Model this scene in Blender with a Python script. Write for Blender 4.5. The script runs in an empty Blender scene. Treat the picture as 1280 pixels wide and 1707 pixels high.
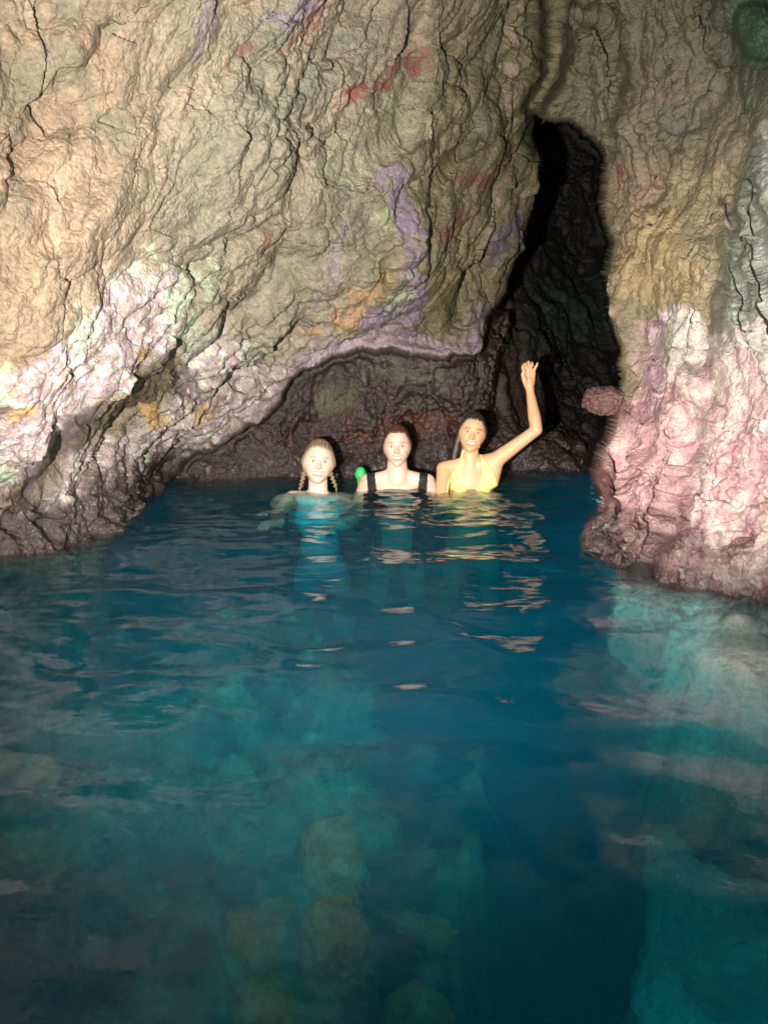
import bpy, bmesh, math, random
import numpy as np
from mathutils import Vector, Matrix

# ------------------------------------------------------------------ camera
W, H, F = 1280.0, 1707.0, 1282.0          # photograph size and focal length in its pixels
CH, PITCH = 0.82, math.radians(12.1)      # camera height over the water, tilt down
sc = bpy.context.scene
COL = sc.collection
cam_d = bpy.data.cameras.new('camera'); cam = bpy.data.objects.new('camera', cam_d); COL.objects.link(cam)
cam.location = (0, 0, CH); cam.rotation_euler = (math.pi / 2 - PITCH, 0, 0)
cam_d.sensor_fit = 'VERTICAL'; cam_d.sensor_height = 36.0; cam_d.lens = F / H * 36.0
cam_d.clip_start = 0.02; cam_d.clip_end = 200
sc.camera = cam
# ------------------------------------------------------------------ light
world = bpy.data.worlds.new('World'); sc.world = world; world.use_nodes = True
wn = world.node_tree; bg = wn.nodes['Background']
sky = wn.nodes.new('ShaderNodeTexSky'); sky.sky_type = 'NISHITA'; sky.sun_disc = False
sky.sun_elevation = math.radians(41.2); sky.sun_rotation = math.radians(157)
tint = wn.nodes.new('ShaderNodeMix'); tint.data_type = 'RGBA'; tint.blend_type = 'MULTIPLY'; tint.inputs[0].default_value = 1.0; tint.inputs[7].default_value = (0.75, 1.0, 0.85, 1)
wn.links.new(sky.outputs['Color'], tint.inputs[6]); wn.links.new(tint.outputs[2], bg.inputs['Color']); bg.inputs['Strength'].default_value = 0.15
fl = bpy.data.lights.new('camera_flash', 'SPOT'); flo = bpy.data.objects.new('camera_flash', fl); COL.objects.link(flo)
flo.location = (-0.42, -0.05, 0.66)
flo.rotation_euler = (math.radians(90 + 7.0), 0, math.radians(-8))
fl.energy = 1950; fl.spot_size = math.radians(88); fl.spot_blend = 1.0; fl.shadow_soft_size = 0.02
fl.color = (1.0, 0.95, 0.89)
sun_d = bpy.data.lights.new('sun', 'SUN'); sun = bpy.data.objects.new('sun', sun_d); COL.objects.link(sun)   # daylight through the cave mouth behind the camera
sun_d.energy = 0.8; sun_d.angle = math.radians(12); sun_d.color = (1.0, 0.95, 0.88)
sun.rotation_euler = Vector((-0.42, 1.0, -0.95)).to_track_quat('-Z', 'Y').to_euler()
sc.view_settings.view_transform = 'Standard'; sc.view_settings.look = 'None'
sc.view_settings.exposure = 0.0; sc.view_settings.gamma = 1.0
sc.cycles.max_bounces = 8; sc.cycles.transparent_max_bounces = 10; sc.cycles.transmission_bounces = 6
sc.cycles.diffuse_bounces = 3; sc.cycles.glossy_bounces = 3; sc.cycles.volume_bounces = 2
sc.cycles.sample_clamp_indirect = 3.0; sc.cycles.blur_glossy = 0.5
sc.cycles.use_denoising = True

# ------------------------------------------------------------------ maths helpers
CP, SP = math.cos(PITCH), math.sin(PITCH)
def unproj(u, v, D):
    """point at forward distance D seen at photo pixel u, v"""
    a = (np.asarray(u, float) - W / 2) / F; b = (H / 2 - np.asarray(v, float)) / F
    return np.stack([a * D, (CP + b * SP) * D, CH + (-SP + b * CP) * D], -1)
def proj(P):
    x, y, z = P[..., 0], P[..., 1], P[..., 2] - CH
    d = y * CP - z * SP; b = (y * SP + z * CP)
    d = np.where(d < 0.05, 0.05, d)
    return W / 2 + F * x / d, H / 2 - F * b / d, d
def Dwater(v, z=0.0):
    """forward distance at which the ray of row v meets height z"""
    b = (H / 2 - v) / F
    return (z - CH) / (-SP + b * CP)
def hsh(ix, iy, iz, s):
    h = (ix.astype(np.int64) * 73856093) ^ (iy.astype(np.int64) * 19349663) ^ (iz.astype(np.int64) * 83492791) ^ (s * 2654435761)
    h = h & 0xFFFFFFFF
    h = ((h >> 16) ^ h) * 0x45d9f3b & 0xFFFFFFFF
    h = ((h >> 16) ^ h) * 0x45d9f3b & 0xFFFFFFFF
    return ((h >> 16) ^ h) & 0xFFFFFFFF
def noise(p, s=0):
    """gradient noise about -1..1"""
    i = np.floor(p); f = (p - i).astype(np.float32); i = i.astype(np.int64)
    w = f * f * f * (f * (f * 6 - 15) + 10)
    out = np.zeros(p.shape[:-1], np.float32)
    for dx in (0, 1):
        for dy in (0, 1):
            for dz in (0, 1):
                h = hsh(i[..., 0] + dx, i[..., 1] + dy, i[..., 2] + dz, s)
                gx = ((h & 1023) / 511.5 - 1).astype(np.float32); gy = (((h >> 10) & 1023) / 511.5 - 1).astype(np.float32)
                gz = (((h >> 20) & 1023) / 511.5 - 1).astype(np.float32)
                d = gx * (f[..., 0] - dx) + gy * (f[..., 1] - dy) + gz * (f[..., 2] - dz)
                out += d * (w[..., 0] if dx else 1 - w[..., 0]) * (w[..., 1] if dy else 1 - w[..., 1]) * (w[..., 2] if dz else 1 - w[..., 2])
    return out * 1.3
def fbm(p, o=4, s=0, g=0.5):
    t = 0; a = 1.0
    for k in range(o):
        t = t + a * noise(p * (2.03 ** k) + 17.3 * k, s + k); a *= g
    return t
def ridge(p, o=4, s=0, g=0.5):
    t = 0; a = 1.0
    for k in range(o):
        t = t + a * (1 - 2.2 * np.abs(noise(p * (2.07 ** k) + 9.1 * k, s + k))); a *= g
    return t
def vor(p, s=0, J_=0.9):
    """F1, F2, facet height, cell random"""
    q = p - 0.5; i = np.floor(q).astype(np.int64)
    F1 = np.full(p.shape[:-1], 9.0, np.float32); F2 = F1.copy(); fac = np.zeros_like(F1); rnd = np.zeros_like(F1)
    for dx in (0, 1):
        for dy in (0, 1):
            for dz in (0, 1):
                cx, cy, cz = i[..., 0] + dx, i[..., 1] + dy, i[..., 2] + dz
                h = hsh(cx, cy, cz, s); h2 = hsh(cx, cy, cz, s + 77)
                ex = p[..., 0] - cx - 0.5 - ((h & 1023) / 1023 - 0.5) * J_
                ey = p[..., 1] - cy - 0.5 - (((h >> 10) & 1023) / 1023 - 0.5) * J_
                ez = p[..., 2] - cz - 0.5 - (((h >> 20) & 1023) / 1023 - 0.5) * J_
                d = np.sqrt(ex * ex + ey * ey + ez * ez).astype(np.float32)
                m = d < F1
                F2 = np.where(m, F1, np.minimum(F2, d)); F1 = np.where(m, d, F1)
                fh = ((h2 & 1023) / 511.5 - 1) * ex + (((h2 >> 10) & 1023) / 511.5 - 1) * ey + (((h2 >> 20) & 1023) / 511.5 - 1) * ez
                fac = np.where(m, fh, fac); rnd = np.where(m, (h2 >> 12 & 255) / 255.0, rnd)
    return F1, F2, fac, rnd
def sstep(a, b, x):
    t = np.clip((x - a) / (b - a), 0, 1); return t * t * (3 - 2 * t)
def poly_sd(u, v, poly):
    """signed distance in pixels, positive inside"""
    P = np.array(poly, float); n = len(P); best = np.full(u.shape, 1e9); ins = np.zeros(u.shape, bool)
    for k in range(n):
        ax, ay = P[k]; bx, by = P[(k + 1) % n]; ex, ey = bx - ax, by - ay; L = ex * ex + ey * ey + 1e-9
        t = np.clip(((u - ax) * ex + (v - ay) * ey) / L, 0, 1)
        best = np.minimum(best, (u - ax - t * ex) ** 2 + (v - ay - t * ey) ** 2)
        if ay != by:
            c = ((ay > v) != (by > v)) & (u < (bx - ax) * (v - ay) / (by - ay) + ax)
            ins ^= c
    d = np.sqrt(best); return np.where(ins, d, -d)
def line_sd(u, v, pts):
    """distance to an open polyline, and the side (+1 to its right when walking along it, y down)"""
    best = np.full(u.shape, 1e9); side = np.zeros(u.shape)
    for (ax, ay), (bx, by) in zip(pts[:-1], pts[1:]):
        ex, ey = bx - ax, by - ay; L = ex * ex + ey * ey + 1e-9
        t = np.clip(((u - ax) * ex + (v - ay) * ey) / L, 0, 1)
        d = (u - ax - t * ex) ** 2 + (v - ay - t * ey) ** 2; m = d < best
        best = np.where(m, d, best); side = np.where(m, np.sign(ex * (v - ay) - ey * (u - ax)), side)
    return np.sqrt(best), side
def tps(pts, u, v):
    P = np.array(pts, float); n = len(P); S = 500.0
    X = P[:, :2] / S; K = np.hypot(X[:, None, 0] - X[None, :, 0], X[:, None, 1] - X[None, :, 1])
    ph = lambda r: r * r * np.log(r + 1e-9)
    A = np.zeros((n + 3, n + 3)); A[:n, :n] = ph(K) + np.eye(n) * 0.02; A[:n, n] = 1; A[:n, n + 1:] = X; A[n, :n] = 1; A[n + 1:, :n] = X.T
    w = np.linalg.solve(A, np.concatenate([P[:, 2], [0, 0, 0]]))
    uu, vv = u / S, v / S; o = w[n] + w[n + 1] * uu + w[n + 2] * vv
    for k in range(n): o = o + w[k] * ph(np.hypot(uu - X[k, 0], vv - X[k, 1]))
    return o

# ------------------------------------------------------------------ object helpers
def tag(o, label=None, cat=None, group=None, kind=None):
    if label: o['label'] = label
    if cat: o['category'] = cat
    if group: o['group'] = group
    if kind: o['kind'] = kind
    return o
def mesh_np(name, V, Fq, mat, parent=None, smooth=True, attrs=None):
    me = bpy.data.meshes.new(name)
    V = np.asarray(V, np.float32).reshape(-1, 3); Fq = np.asarray(Fq, np.int32); k = Fq.shape[1]
    me.vertices.add(len(V)); me.vertices.foreach_set('co', V.ravel())
    me.loops.add(Fq.size); me.loops.foreach_set('vertex_index', Fq.ravel())
    me.polygons.add(len(Fq)); me.polygons.foreach_set('loop_start', np.arange(0, Fq.size, k, dtype=np.int32))
    me.update(calc_edges=True)
    me.polygons.foreach_set('use_smooth', np.full(len(Fq), smooth)); me.validate()
    for an, arr in (attrs or {}).items():
        arr = np.asarray(arr, np.float32)
        if arr.ndim == 1:
            a = me.attributes.new(an, 'FLOAT', 'POINT'); a.data.foreach_set('value', arr)
        else:
            a = me.attributes.new(an, 'FLOAT_COLOR', 'POINT')
            a.data.foreach_set('color', np.concatenate([arr, np.ones((len(arr), 1), np.float32)], 1).ravel())
    if mat: me.materials.append(mat)
    o = bpy.data.objects.new(name, me); COL.objects.link(o)
    if parent is not None: o.parent = parent
    return o
def grid_faces(nr, nc):
    i = np.arange(nr * nc).reshape(nr, nc)
    return np.stack([i[:-1, :-1], i[1:, :-1], i[1:, 1:], i[:-1, 1:]], -1).reshape(-1, 4)
def take(V, Fq, sel, attrs):
    Fs = Fq[sel]; used, inv = np.unique(Fs, return_inverse=True)
    return V[used], inv.reshape(Fs.shape), {k: a[used] for k, a in attrs.items()}
class NT:
    def __init__(s, name):
        s.m = bpy.data.materials.new(name); s.m.use_nodes = True; s.t = s.m.node_tree; s.t.nodes.clear()
        s.out = s.n('ShaderNodeOutputMaterial')
    def n(s, typ, **kw):
        nd = s.t.nodes.new(typ)
        for k, v in kw.items():
            if k.startswith('i_'):
                key = k[2:]; key = int(key) if key.isdigit() else key.replace('_', ' ')
                nd.inputs[key].default_value = v
            else: setattr(nd, k, v)
        return nd
    def l(s, a, b): s.t.links.new(a, b)

# ------------------------------------------------------------------ rock material
def rock_mat(name, bump=1.0, scale=1.0):
    T = NT(name); co = T.n('ShaderNodeTexCoord')
    at = T.n('ShaderNodeAttribute', attribute_name='Col'); wt = T.n('ShaderNodeAttribute', attribute_name='wet')
    n1 = T.n('ShaderNodeTexNoise', i_Scale=55 * scale, i_Detail=6, i_Roughness=0.7); T.l(co.outputs['Object'], n1.inputs['Vector'])
    n2 = T.n('ShaderNodeTexNoise', i_Scale=11 * scale, i_Detail=4, i_Roughness=0.6); T.l(co.outputs['Object'], n2.inputs['Vector'])
    r1 = T.n('ShaderNodeMapRange', i_1=0.3, i_2=0.7, i_3=0.62, i_4=1.38); T.l(n1.outputs[0], r1.inputs[0])
    r2 = T.n('ShaderNodeMapRange', i_1=0.3, i_2=0.7, i_3=0.80, i_4=1.2); T.l(n2.outputs[0], r2.inputs[0])
    mu = T.n('ShaderNodeMath', operation='MULTIPLY'); T.l(r1.outputs[0], mu.inputs[0]); T.l(r2.outputs[0], mu.inputs[1])
    vm = T.n('ShaderNodeVectorMath', operation='SCALE'); T.l(at.outputs['Color'], vm.inputs[0]); T.l(mu.outputs[0], vm.inputs['Scale'])
    v1 = T.n('ShaderNodeTexVoronoi', i_Scale=70 * scale); T.l(co.outputs['Object'], v1.inputs['Vector'])
    n3 = T.n('ShaderNodeTexNoise', i_Scale=120 * scale, i_Detail=5, i_Roughness=0.65); T.l(co.outputs['Object'], n3.inputs['Vector'])
    ad = T.n('ShaderNodeMath', operation='MULTIPLY_ADD', i_1=-0.5); T.l(v1.outputs['Distance'], ad.inputs[0]); T.l(n3.outputs[0], ad.inputs[2])
    bp = T.n('ShaderNodeBump', i_Strength=1.0, i_Distance=0.008 * bump); T.l(ad.outputs[0], bp.inputs['Height'])
    b = T.n('ShaderNodeBsdfPrincipled'); T.l(vm.outputs[0], b.inputs['Base Color']); T.l(bp.outputs[0], b.inputs['Normal'])
    rr = T.n('ShaderNodeMapRange', i_1=0.0, i_2=1.0, i_3=0.62, i_4=0.12); T.l(wt.outputs['Fac'], rr.inputs[0]); T.l(rr.outputs[0], b.inputs['Roughness'])
    sp = T.n('ShaderNodeMapRange', i_1=0.0, i_2=1.0, i_3=0.35, i_4=0.75); T.l(wt.outputs['Fac'], sp.inputs[0]); T.l(sp.outputs[0], b.inputs['Specular IOR Level'])
    T.l(b.outputs[0], T.out.inputs[0]); return T.m
ROCK = rock_mat('cave_rock')

# ------------------------------------------------------------------ cave walls: one surface of real depth, cut into its rock masses
us = np.concatenate([np.linspace(-1500, -20, 130)[:-1], np.arange(-20, 1300, 1.6), np.linspace(1300, 2700, 120)])
vs = np.concatenate([np.linspace(-1700, -10, 230)[:-1], np.arange(-10, 1050, 1.6), np.linspace(1050, 1900, 130)])
U, V_ = np.meshgrid(us, vs)
POLY_L = [(-4000, -4000), (938, -4000), (938, 0), (925, 100), (893, 178), (906, 235), (900, 300), (888, 395), (860, 465), (836, 512), (815, 560),
          (788, 598), (750, 612), (700, 602), (640, 592), (590, 596), (555, 600), (505, 626), (470, 668), (430, 712),
          (380, 742), (330, 762), (300, 795), (250, 850), (205, 905), (190, 1100), (150, 1900), (150, 4000), (-4000, 4000)]
POLY_R = [(938, -4000), (938, 0), (925, 100), (893, 178), (905, 208), (950, 214), (985, 236), (996, 262), (994, 320), (1000, 400), (1000, 470),
          (1014, 560), (1024, 620), (1006, 690), (988, 742), (978, 785), (982, 842), (962, 862), (952, 895), (966, 930), (1005, 962), (985, 1090), (1060, 1190), (1280, 1300), (2000, 1650), (4000, 2600), (4000, -4000)]
dw = Dwater
DL = tps([(0, 930, dw(930)), (100, 925, dw(925)), (205, 905, dw(905)), (250, 850, dw(850)), (300, 795, dw(795)), (200, 1100, 3.3), (0, 1200, 3.0), (100, 1700, 3.0),
          (400, 735, 4.55), (505, 620, 4.35), (600, 590, 4.35), (700, 600, 4.4), (800, 610, 4.5), (840, 520, 4.7), (900, 400, 4.9), (900, 230, 4.6),
          (930, 60, 4.2), (780, 300, 4.0), (760, 100, 3.7), (640, 0, 3.2), (640, 300, 3.55), (680, 480, 3.95), (450, 0, 2.8), (300, 300, 2.85), (450, 450, 3.5),
          (0, 0, 2.35), (0, 300, 2.4), (0, 600, 2.55), (120, 560, 2.7), (0, 760, 2.8), (150, 740, 3.0), (250, 640, 3.2), (330, 600, 3.6),
          (-400, 500, 1.8), (-400, 900, 2.1), (-900, 500, 1.25), (-1500, 500, 0.8), (-1500, -1000, 0.8), (-700, -700, 1.2), (-400, 0, 1.7), (-1500, 1500, 0.9), (-500, 1500, 2.2),
          (0, -500, 1.75), (500, -500, 2.1), (900, -500, 2.9), (0, -1100, 1.25), (600, -1100, 1.4), (0, -1700, 0.95), (700, -1700, 0.95)], U, V_)
DR = tps([(1010, 960, dw(960)), (1060, 980, dw(980)), (1150, 995, dw(995)), (1280, 1022, dw(1022)), (1010, 1100, 2.6), (1280, 1200, 2.35), (1100, 1500, 2.4), (1300, 1800, 2.2),
          (985, 780, 3.3), (960, 880, 3.1), (960, 905, dw(905)), (1010, 850, 2.98), (1030, 600, 3.6), (1010, 300, 4.1), (1000, 0, 3.6), (930, 60, 4.0), (950, 200, 4.1), (1100, 200, 3.5), (1100, 450, 3.2),
          (1100, 700, 2.95), (1200, 800, 2.62), (1280, 900, 2.4), (1280, 500, 2.45), (1280, 250, 2.9), (1280, 0, 2.9), (1180, 600, 2.8),
          (1500, 1060, dw(1060)), (1700, 500, 1.7), (1700, 1000, 1.7), (2200, 500, 1.1), (2700, 500, 0.85), (2700, 1500, 0.8), (2700, -1000, 0.8), (1900, -700, 1.3),
          (1000, -500, 2.9), (1500, -400, 2.1), (1000, -1700, 0.95), (1000, -1100, 1.6), (1900, -1700, 0.8), (1800, 1600, 1.5)], U, V_)
DB = tps([(300, 795, 4.9), (450, 795, 4.95), (650, 795, 5.0), (850, 795, 5.0), (950, 793, 5.05), (1010, 793, 5.05), (970, 750, 5.5), (300, 700, 5.0), (450, 700, 4.9), (560, 620, 4.75), (700, 620, 4.75), (700, 720, 5.05), (820, 620, 4.9),
          (860, 540, 5.3), (870, 700, 5.4), (940, 600, 6.6), (960, 690, 6.4), (950, 450, 7.6), (930, 300, 8.0), (980, 300, 8.2), (300, 1200, 5.0), (700, 1200, 5.1), (950, 1200, 5.2),
          (600, 400, 5.6), (300, 400, 5.4), (1200, 700, 6.0), (1200, 300, 8.0), (0, 800, 5), (-1500, 0, 5), (2700, 0, 6.0), (600, -1500, 6)], U, V_)
DL = np.clip(DL, 0.6, 9); DR = np.clip(DR, 0.6, 9); DB = np.clip(DB, 4.4, 9); DLs, DRs = DL.copy(), DR.copy()
# folds, ledges and cracks: (polyline, width px, depth m) grooves and (polyline, step m, reach px) steps; positive step pushes the right-hand side back
pn = np.stack([U * 0.02, V_ * 0.02, 0 * U], -1)
wob = 9 * fbm(pn, 4, 50, 0.6); wob2 = 9 * fbm(pn + 31, 4, 60, 0.6)
Uw, Vw = U + wob, V_ + wob2
def groove(D, pts, w, dep):
    d, _ = line_sd(Uw, Vw, pts); return D + dep * np.exp(-(d / w) ** 2)
def step(D, pts, amp, reach, soft=22):
    d, s = line_sd(Uw, Vw, pts); x = d * s; ends = [np.hypot(Uw - q[0], Vw - q[1]) for q in (pts[0], pts[-1])]; amp = amp * sstep(10, 90, np.minimum(*ends) - 0.0 * d) * sstep(1.02, 0.9, d / np.minimum(*ends))
    return D + amp * sstep(-soft, soft, x) * np.exp(-(np.clip(x, 0, None) / reach)) - 0.25 * amp * (1 - sstep(-soft, soft, x)) * np.exp(np.clip(x, None, 0) / (reach * 0.7))
DL = step(DL, [(0, 300), (60, 200), (120, 120), (160, 60), (240, -40)], 0.05, 50)
DL = step(DL, [(20, 860), (80, 790), (170, 715), (240, 660), (300, 600)], 0.30, 90)
DL = step(DL, [(305, 590), (300, 620), (320, 665), (365, 690)], 0.0, 60)
DL = groove(DL, [(295, 592), (300, 610), (305, 640), (312, 655)], 9, 0.16)
DL = groove(DL, [(398, 622), (412, 640), (408, 650)], 7, 0.08)
DL = step(DL, [(200, 700), (260, 640), (288, 600)], 0.12, 40)
DL = step(DL, [(590, 560), (640, 470), (640, 360), (600, 330), (640, 270), (700, 220), (720, 120), (715, -40)][::-1], 0.13, 80)
DL = step(DL, [(540, 330), (600, 290), (690, 230), (712, 170)][::-1], 0.10, 40)
DL = step(DL, [(360, 500), (430, 420), (520, 330), (560, 270)][::-1], 0.08, 60)
DL = step(DL, [(0, 500), (60, 440), (120, 400), (210, 250), (220, 150)][::-1], 0.05, 60)
DL = step(DL, [(800, 620), (840, 520), (890, 420), (900, 300)], 0.0, 40)
DL = step(DL, [(730, 560), (780, 480), (850, 400), (885, 330)], 0.18, 60)
DL = groove(DL, [(720, 330), (770, 260), (880, 190)], 8, 0.06)
DL = groove(DL, [(930, -50), (925, 90), (888, 185), (900, 240)], 9, 0.22)
DR = groove(DR, [(960, 28), (1000, 30), (1022, 70), (1028, 120), (1022, 180), (1008, 250)], 12, 0.12)
DR = groove(DR, [(940, 50), (925, 100), (893, 185)], 9, 0.12)
DR = groove(DR, [(1190, 150), (1160, 200), (1110, 260), (1085, 330)], 16, 0.06)
DR = groove(DR, [(1190, -50), (1180, 40), (1215, 90)], 20, 0.08)
DR = step(DR, [(1300, 190), (1230, 300), (1200, 400), (1185, 500), (1165, 600), (1135, 640), (1128, 700), (1120, 790), (1085, 880), (1055, 940)], 0.10, 60)
DR = groove(DR, [(1230, 300), (1200, 400), (1180, 500), (1160, 600), (1162, 650), (1132, 690), (1125, 790), (1090, 870), (1060, 930)], 18, 0.11)
DR = groove(DR, [(1010, 700), (1012, 780), (1020, 850), (1040, 880)], 12, 0.06)
DR = groove(DR, [(1060, 740), (1075, 680), (1110, 650)], 12, 0.05)
DR = groove(DR, [(1075, 560), (1090, 600), (1085, 640)], 12, 0.05)
DR = groove(DR, [(1215, 330), (1222, 450), (1240, 560)], 6, 0.07); DR = groove(DR, [(1250, 300), (1258, 420), (1275, 560)], 6, 0.07)
gd = np.hypot(U - 1268, (V_ - 50)); DR = DR - 0.22 * np.sqrt(np.clip(1 - (gd / 60) ** 2, 0, 1))       # rounded mossy boss, top right
# rounding towards the silhouettes, then cut between the masses
ws1 = 14 * fbm(pn * 0.8, 3, 50, 0.5); ws2 = 14 * fbm(pn * 0.8 + 31, 3, 60, 0.5); sl = poly_sd(U + ws1, V_ + ws2, POLY_L); sr = poly_sd(U + ws1 * 0.8, V_ + ws2 * 0.8, POLY_R)
rnd_ = lambda s, R: 1 - np.sqrt(np.clip(1 - (1 - np.clip(s / R, 0, 1)) ** 2, 0, 1))
low = sstep(700, 800, V_)
arch = sstep(500, 600, V_); DL = DL + (rnd_(sl, 34) * 0.28 * (1 - arch) + rnd_(sl, 5) * 0.02 * arch); DR = DR + rnd_(sr, 14) * (0.14 - 0.06 * low)
mw = 1.6 + 9 * sstep(215, 170, V_); mL = sstep(-1, 1, sl / mw); mR = sstep(-1, 1, (sr + 2 * (mw - 1.6)) / mw) * (1 - mL)
D0 = DL * mL + DR * mR + DB * (1 - mL - mR)
P0 = unproj(U, V_, D0); PN = unproj(U, V_, DLs * mL + DRs * mR + DB * (1 - mL - mR))
# smooth normals of the undetailed surface
def normals(P):
    du = np.gradient(P, axis=1); dv = np.gradient(P, axis=0); n = np.cross(dv, du)
    n /= np.linalg.norm(n, axis=-1, keepdims=True) + 1e-12
    c = np.array([0, 0, CH]); fl_ = np.sign(((c - P) * n).sum(-1, keepdims=True)); return n * np.where(fl_ == 0, 1, fl_)
def blur(A, k):
    for ax in (0, 1):
        c = np.cumsum(np.concatenate([np.repeat(A.take([0], ax), k + 1, ax), A, np.repeat(A.take([-1], ax), k, ax)], ax), ax)
        m = A.shape[ax]; A = (c.take(range(2 * k + 1, 2 * k + 1 + m), ax) - c.take(range(0, m), ax)) / (2 * k + 1)
    return A
N0 = blur(normals(P0), 3); N0 /= np.linalg.norm(N0, axis=-1, keepdims=True) + 1e-9
# strata run up to the right: stretch the noise along that direction
def strat(P, e, stretch):
    d = np.array(e, float); d /= np.linalg.norm(d)
    al = (P @ d)[..., None] * d
    return (P - al) + al / stretch
PLs = strat(PN, (0.42, 0.30, 0.86), 2.0); PRs = strat(PN, (0.25, 0.2, 1.0), 2.0)
isR = sstep(-3, 3, sr); isL = sstep(-3, 3, sl)[..., None]
Q = PRs * (1 - isL) + PLs * isL
warp = np.stack([fbm(PN * 2.1, 2, 5), fbm(PN * 2.1 + 7, 2, 6), fbm(PN * 2.1 + 13, 2, 7)], -1)
Qw = Q + 0.10 * warp
gu = np.linalg.norm(np.gradient(P0, axis=1), axis=-1) / np.gradient(us)[None, :]; gv = np.linalg.norm(np.gradient(P0, axis=0), axis=-1) / np.gradient(vs)[:, None]
att = np.clip(4.5 / (np.maximum(gu, gv) * F / D0), 0.0, 1) ** 1.3; att = np.minimum.reduce([np.roll(att, (i_, j_), (0, 1)) for i_ in (-2, 0, 2) for j_ in (-2, 0, 2)]); att = blur(att, 2)
h = 0.11 * fbm(PN * 1.3, 3, 1) * (0.3 + 0.7 * att)
def dome(p, sd, soft=0.5):
    a, b, fa_, rn_ = vor(p, sd, 0.62); return 0.42 - 1.5 * a * a, fa_, rn_
gm = 0.55 + 0.85 * sstep(-0.25, 0.35, fbm(Qw * 1.15 + 40, 3, 29, 0.6)); kn = sstep(-0.35, 0.45, fbm(PN * 1.7, 2, 26)); ks = sstep(-0.3, 0.4, fbm(PN * 2.6 + 5, 2, 27)); soR = 1 - 0.25 * isR
d1, fa, rn = dome(Qw * 2.6, 11, 0.35); h = h + att * soR * (0.03 * fa + 0.075 * d1)
d2, fa, rn2 = dome(Qw * 6.0 + 3, 12); h = h + att * soR * (0.032 * fa + (0.016 + 0.020 * kn) * d2)
Q3 = Q + 0.045 * warp + 0.02 * np.stack([noise(PN * 9, 31), noise(PN * 9, 32), noise(PN * 9, 33)], -1)
d3, fa, rn3 = dome(Q3 * 13, 13, 0.6); h = h + att * gm * (0.020 * fa + (0.012 + 0.026 * ks) * d3)
d4, fa, rn4 = dome((PN + 0.02 * warp) * 27, 17, 0.6); h = h + att * gm * (0.006 * fa + (0.007 + 0.011 * kn) * d4)
h = h + att * (0.030 * fbm(Qw * 4, 3, 25) + 0.014 * gm * fbm(Qw * 14, 3, 28, 0.6))
bub1, _, _, rb = vor((PN + 0.02 * warp) * 30, 14); bub2, _, _, _ = vor(PN * 60, 15)
zz = P0[..., 2]
coral = np.clip(sstep(650, 820, V_) * isR + 0.8 * sstep(0.5, 0.1, zz), 0, 1)
h = h + att * coral * (0.030 * (0.5 - bub1) + 0.012 * (0.5 - bub2)) + (1 - coral) * 0.004 * (0.5 - bub2)
far = (mL + mR < 0.5)
edge = sstep(0.0, 0.5, D0)     # keep everything
P1 = P0 + N0 * (h - 0.03)[..., None]

# ---- rock colours (algae, lichen, stains) where they grow, plus painted shade and glints
cn = fbm(P1 * 9, 4, 71, 0.6); cn2 = fbm(P1 * 22, 4, 81, 0.65); cn3 = fbm(P1 * 3, 3, 91)
def C(*c): return np.array(c, float)
col = np.zeros(P1.shape)
def lay(m, c):
    global col
    col = col * (1 - m[..., None]) + np.asarray(c) * m[..., None]
def ell(cx, cy, rx, ry, ang=0):
    a = math.radians(ang); x = (U - cx) * math.cos(a) - (V_ - cy) * math.sin(a); y = (U - cx) * math.sin(a) + (V_ - cy) * math.cos(a)
    r = np.hypot(x / rx, y / ry); return (1 - r) * min(rx, ry)
def patch(sd, c, st=1.0, soft=8, rag=22):
    n = 1.25 * rag * cn + rag * 1.3 * cn2
    lay(st * sstep(-soft, soft, sd + n) * np.clip(0.72 + 0.9 * cn2 + 0.5 * cn, 0.15, 1), c)
lay(np.ones_like(U), C(0.185, 0.155, 0.112))                                        # warm tan limestone
lay(sstep(-0.5, 0.7, cn3) * 0.55, C(0.155, 0.145, 0.105))
lay(0.75 * sstep(430, 60, U + 0.3 * V_ + 60 * cn3 - 60) * isL[..., 0], C(0.23, 0.155, 0.10))
lay(0.7 * sstep(0.25, 0.9, cn + 0.3 * cn2) * isL[..., 0], C(0.235, 0.195, 0.14))
lay(0.55 * sstep(120, -60, V_ + 0.15 * U + 50 * cn3) * isL[..., 0], C(0.165, 0.165, 0.12))
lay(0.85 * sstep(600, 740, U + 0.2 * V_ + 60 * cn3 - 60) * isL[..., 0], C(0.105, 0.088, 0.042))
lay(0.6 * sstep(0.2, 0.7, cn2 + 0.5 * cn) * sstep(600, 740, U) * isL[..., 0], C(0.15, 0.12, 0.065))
shade_noise = fbm(Qw * np.array([5.0, 5.0, 5.0]), 4, 95, 0.6)
lay(0.5 * sstep(0.05, 0.6, shade_noise + 0.25 * cn2) * sstep(520, 250, V_ + 0.1 * U) * isL[..., 0], C(0.085, 0.098, 0.068))  # dark green streaks along the strata imitate shaded valleys
lay(0.6 * sstep(0.25, 0.55, -shade_noise + 0.25 * cn2) * isL[..., 0], C(0.27, 0.21, 0.15))
patch(poly_sd(U, V_, [(560, 290), (640, 190), (700, 130), (720, 200), (690, 250), (600, 310)]), C(0.21, 0.20, 0.13), 0.8)
patch(ell(430, 440, 90, 40, 40), C(0.12, 0.10, 0.06), 0.6)
patch(ell(520, 420, 120, 60, 40), C(0.12, 0.105, 0.07), 0.7)
patch(ell(600, 500, 75, 22, 35), C(0.26, 0.15, 0.075), 0.85)
patch(ell(775, 470, 80, 26, 45), C(0.165, 0.125, 0.06), 0.7)
patch(ell(640, 155, 50, 13, 28), C(0.17, 0.045, 0.035), 0.9, 5, 8)
patch(ell(690, 108, 24, 12, 30), C(0.18, 0.06, 0.05), 0.85, 5, 8)
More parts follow.
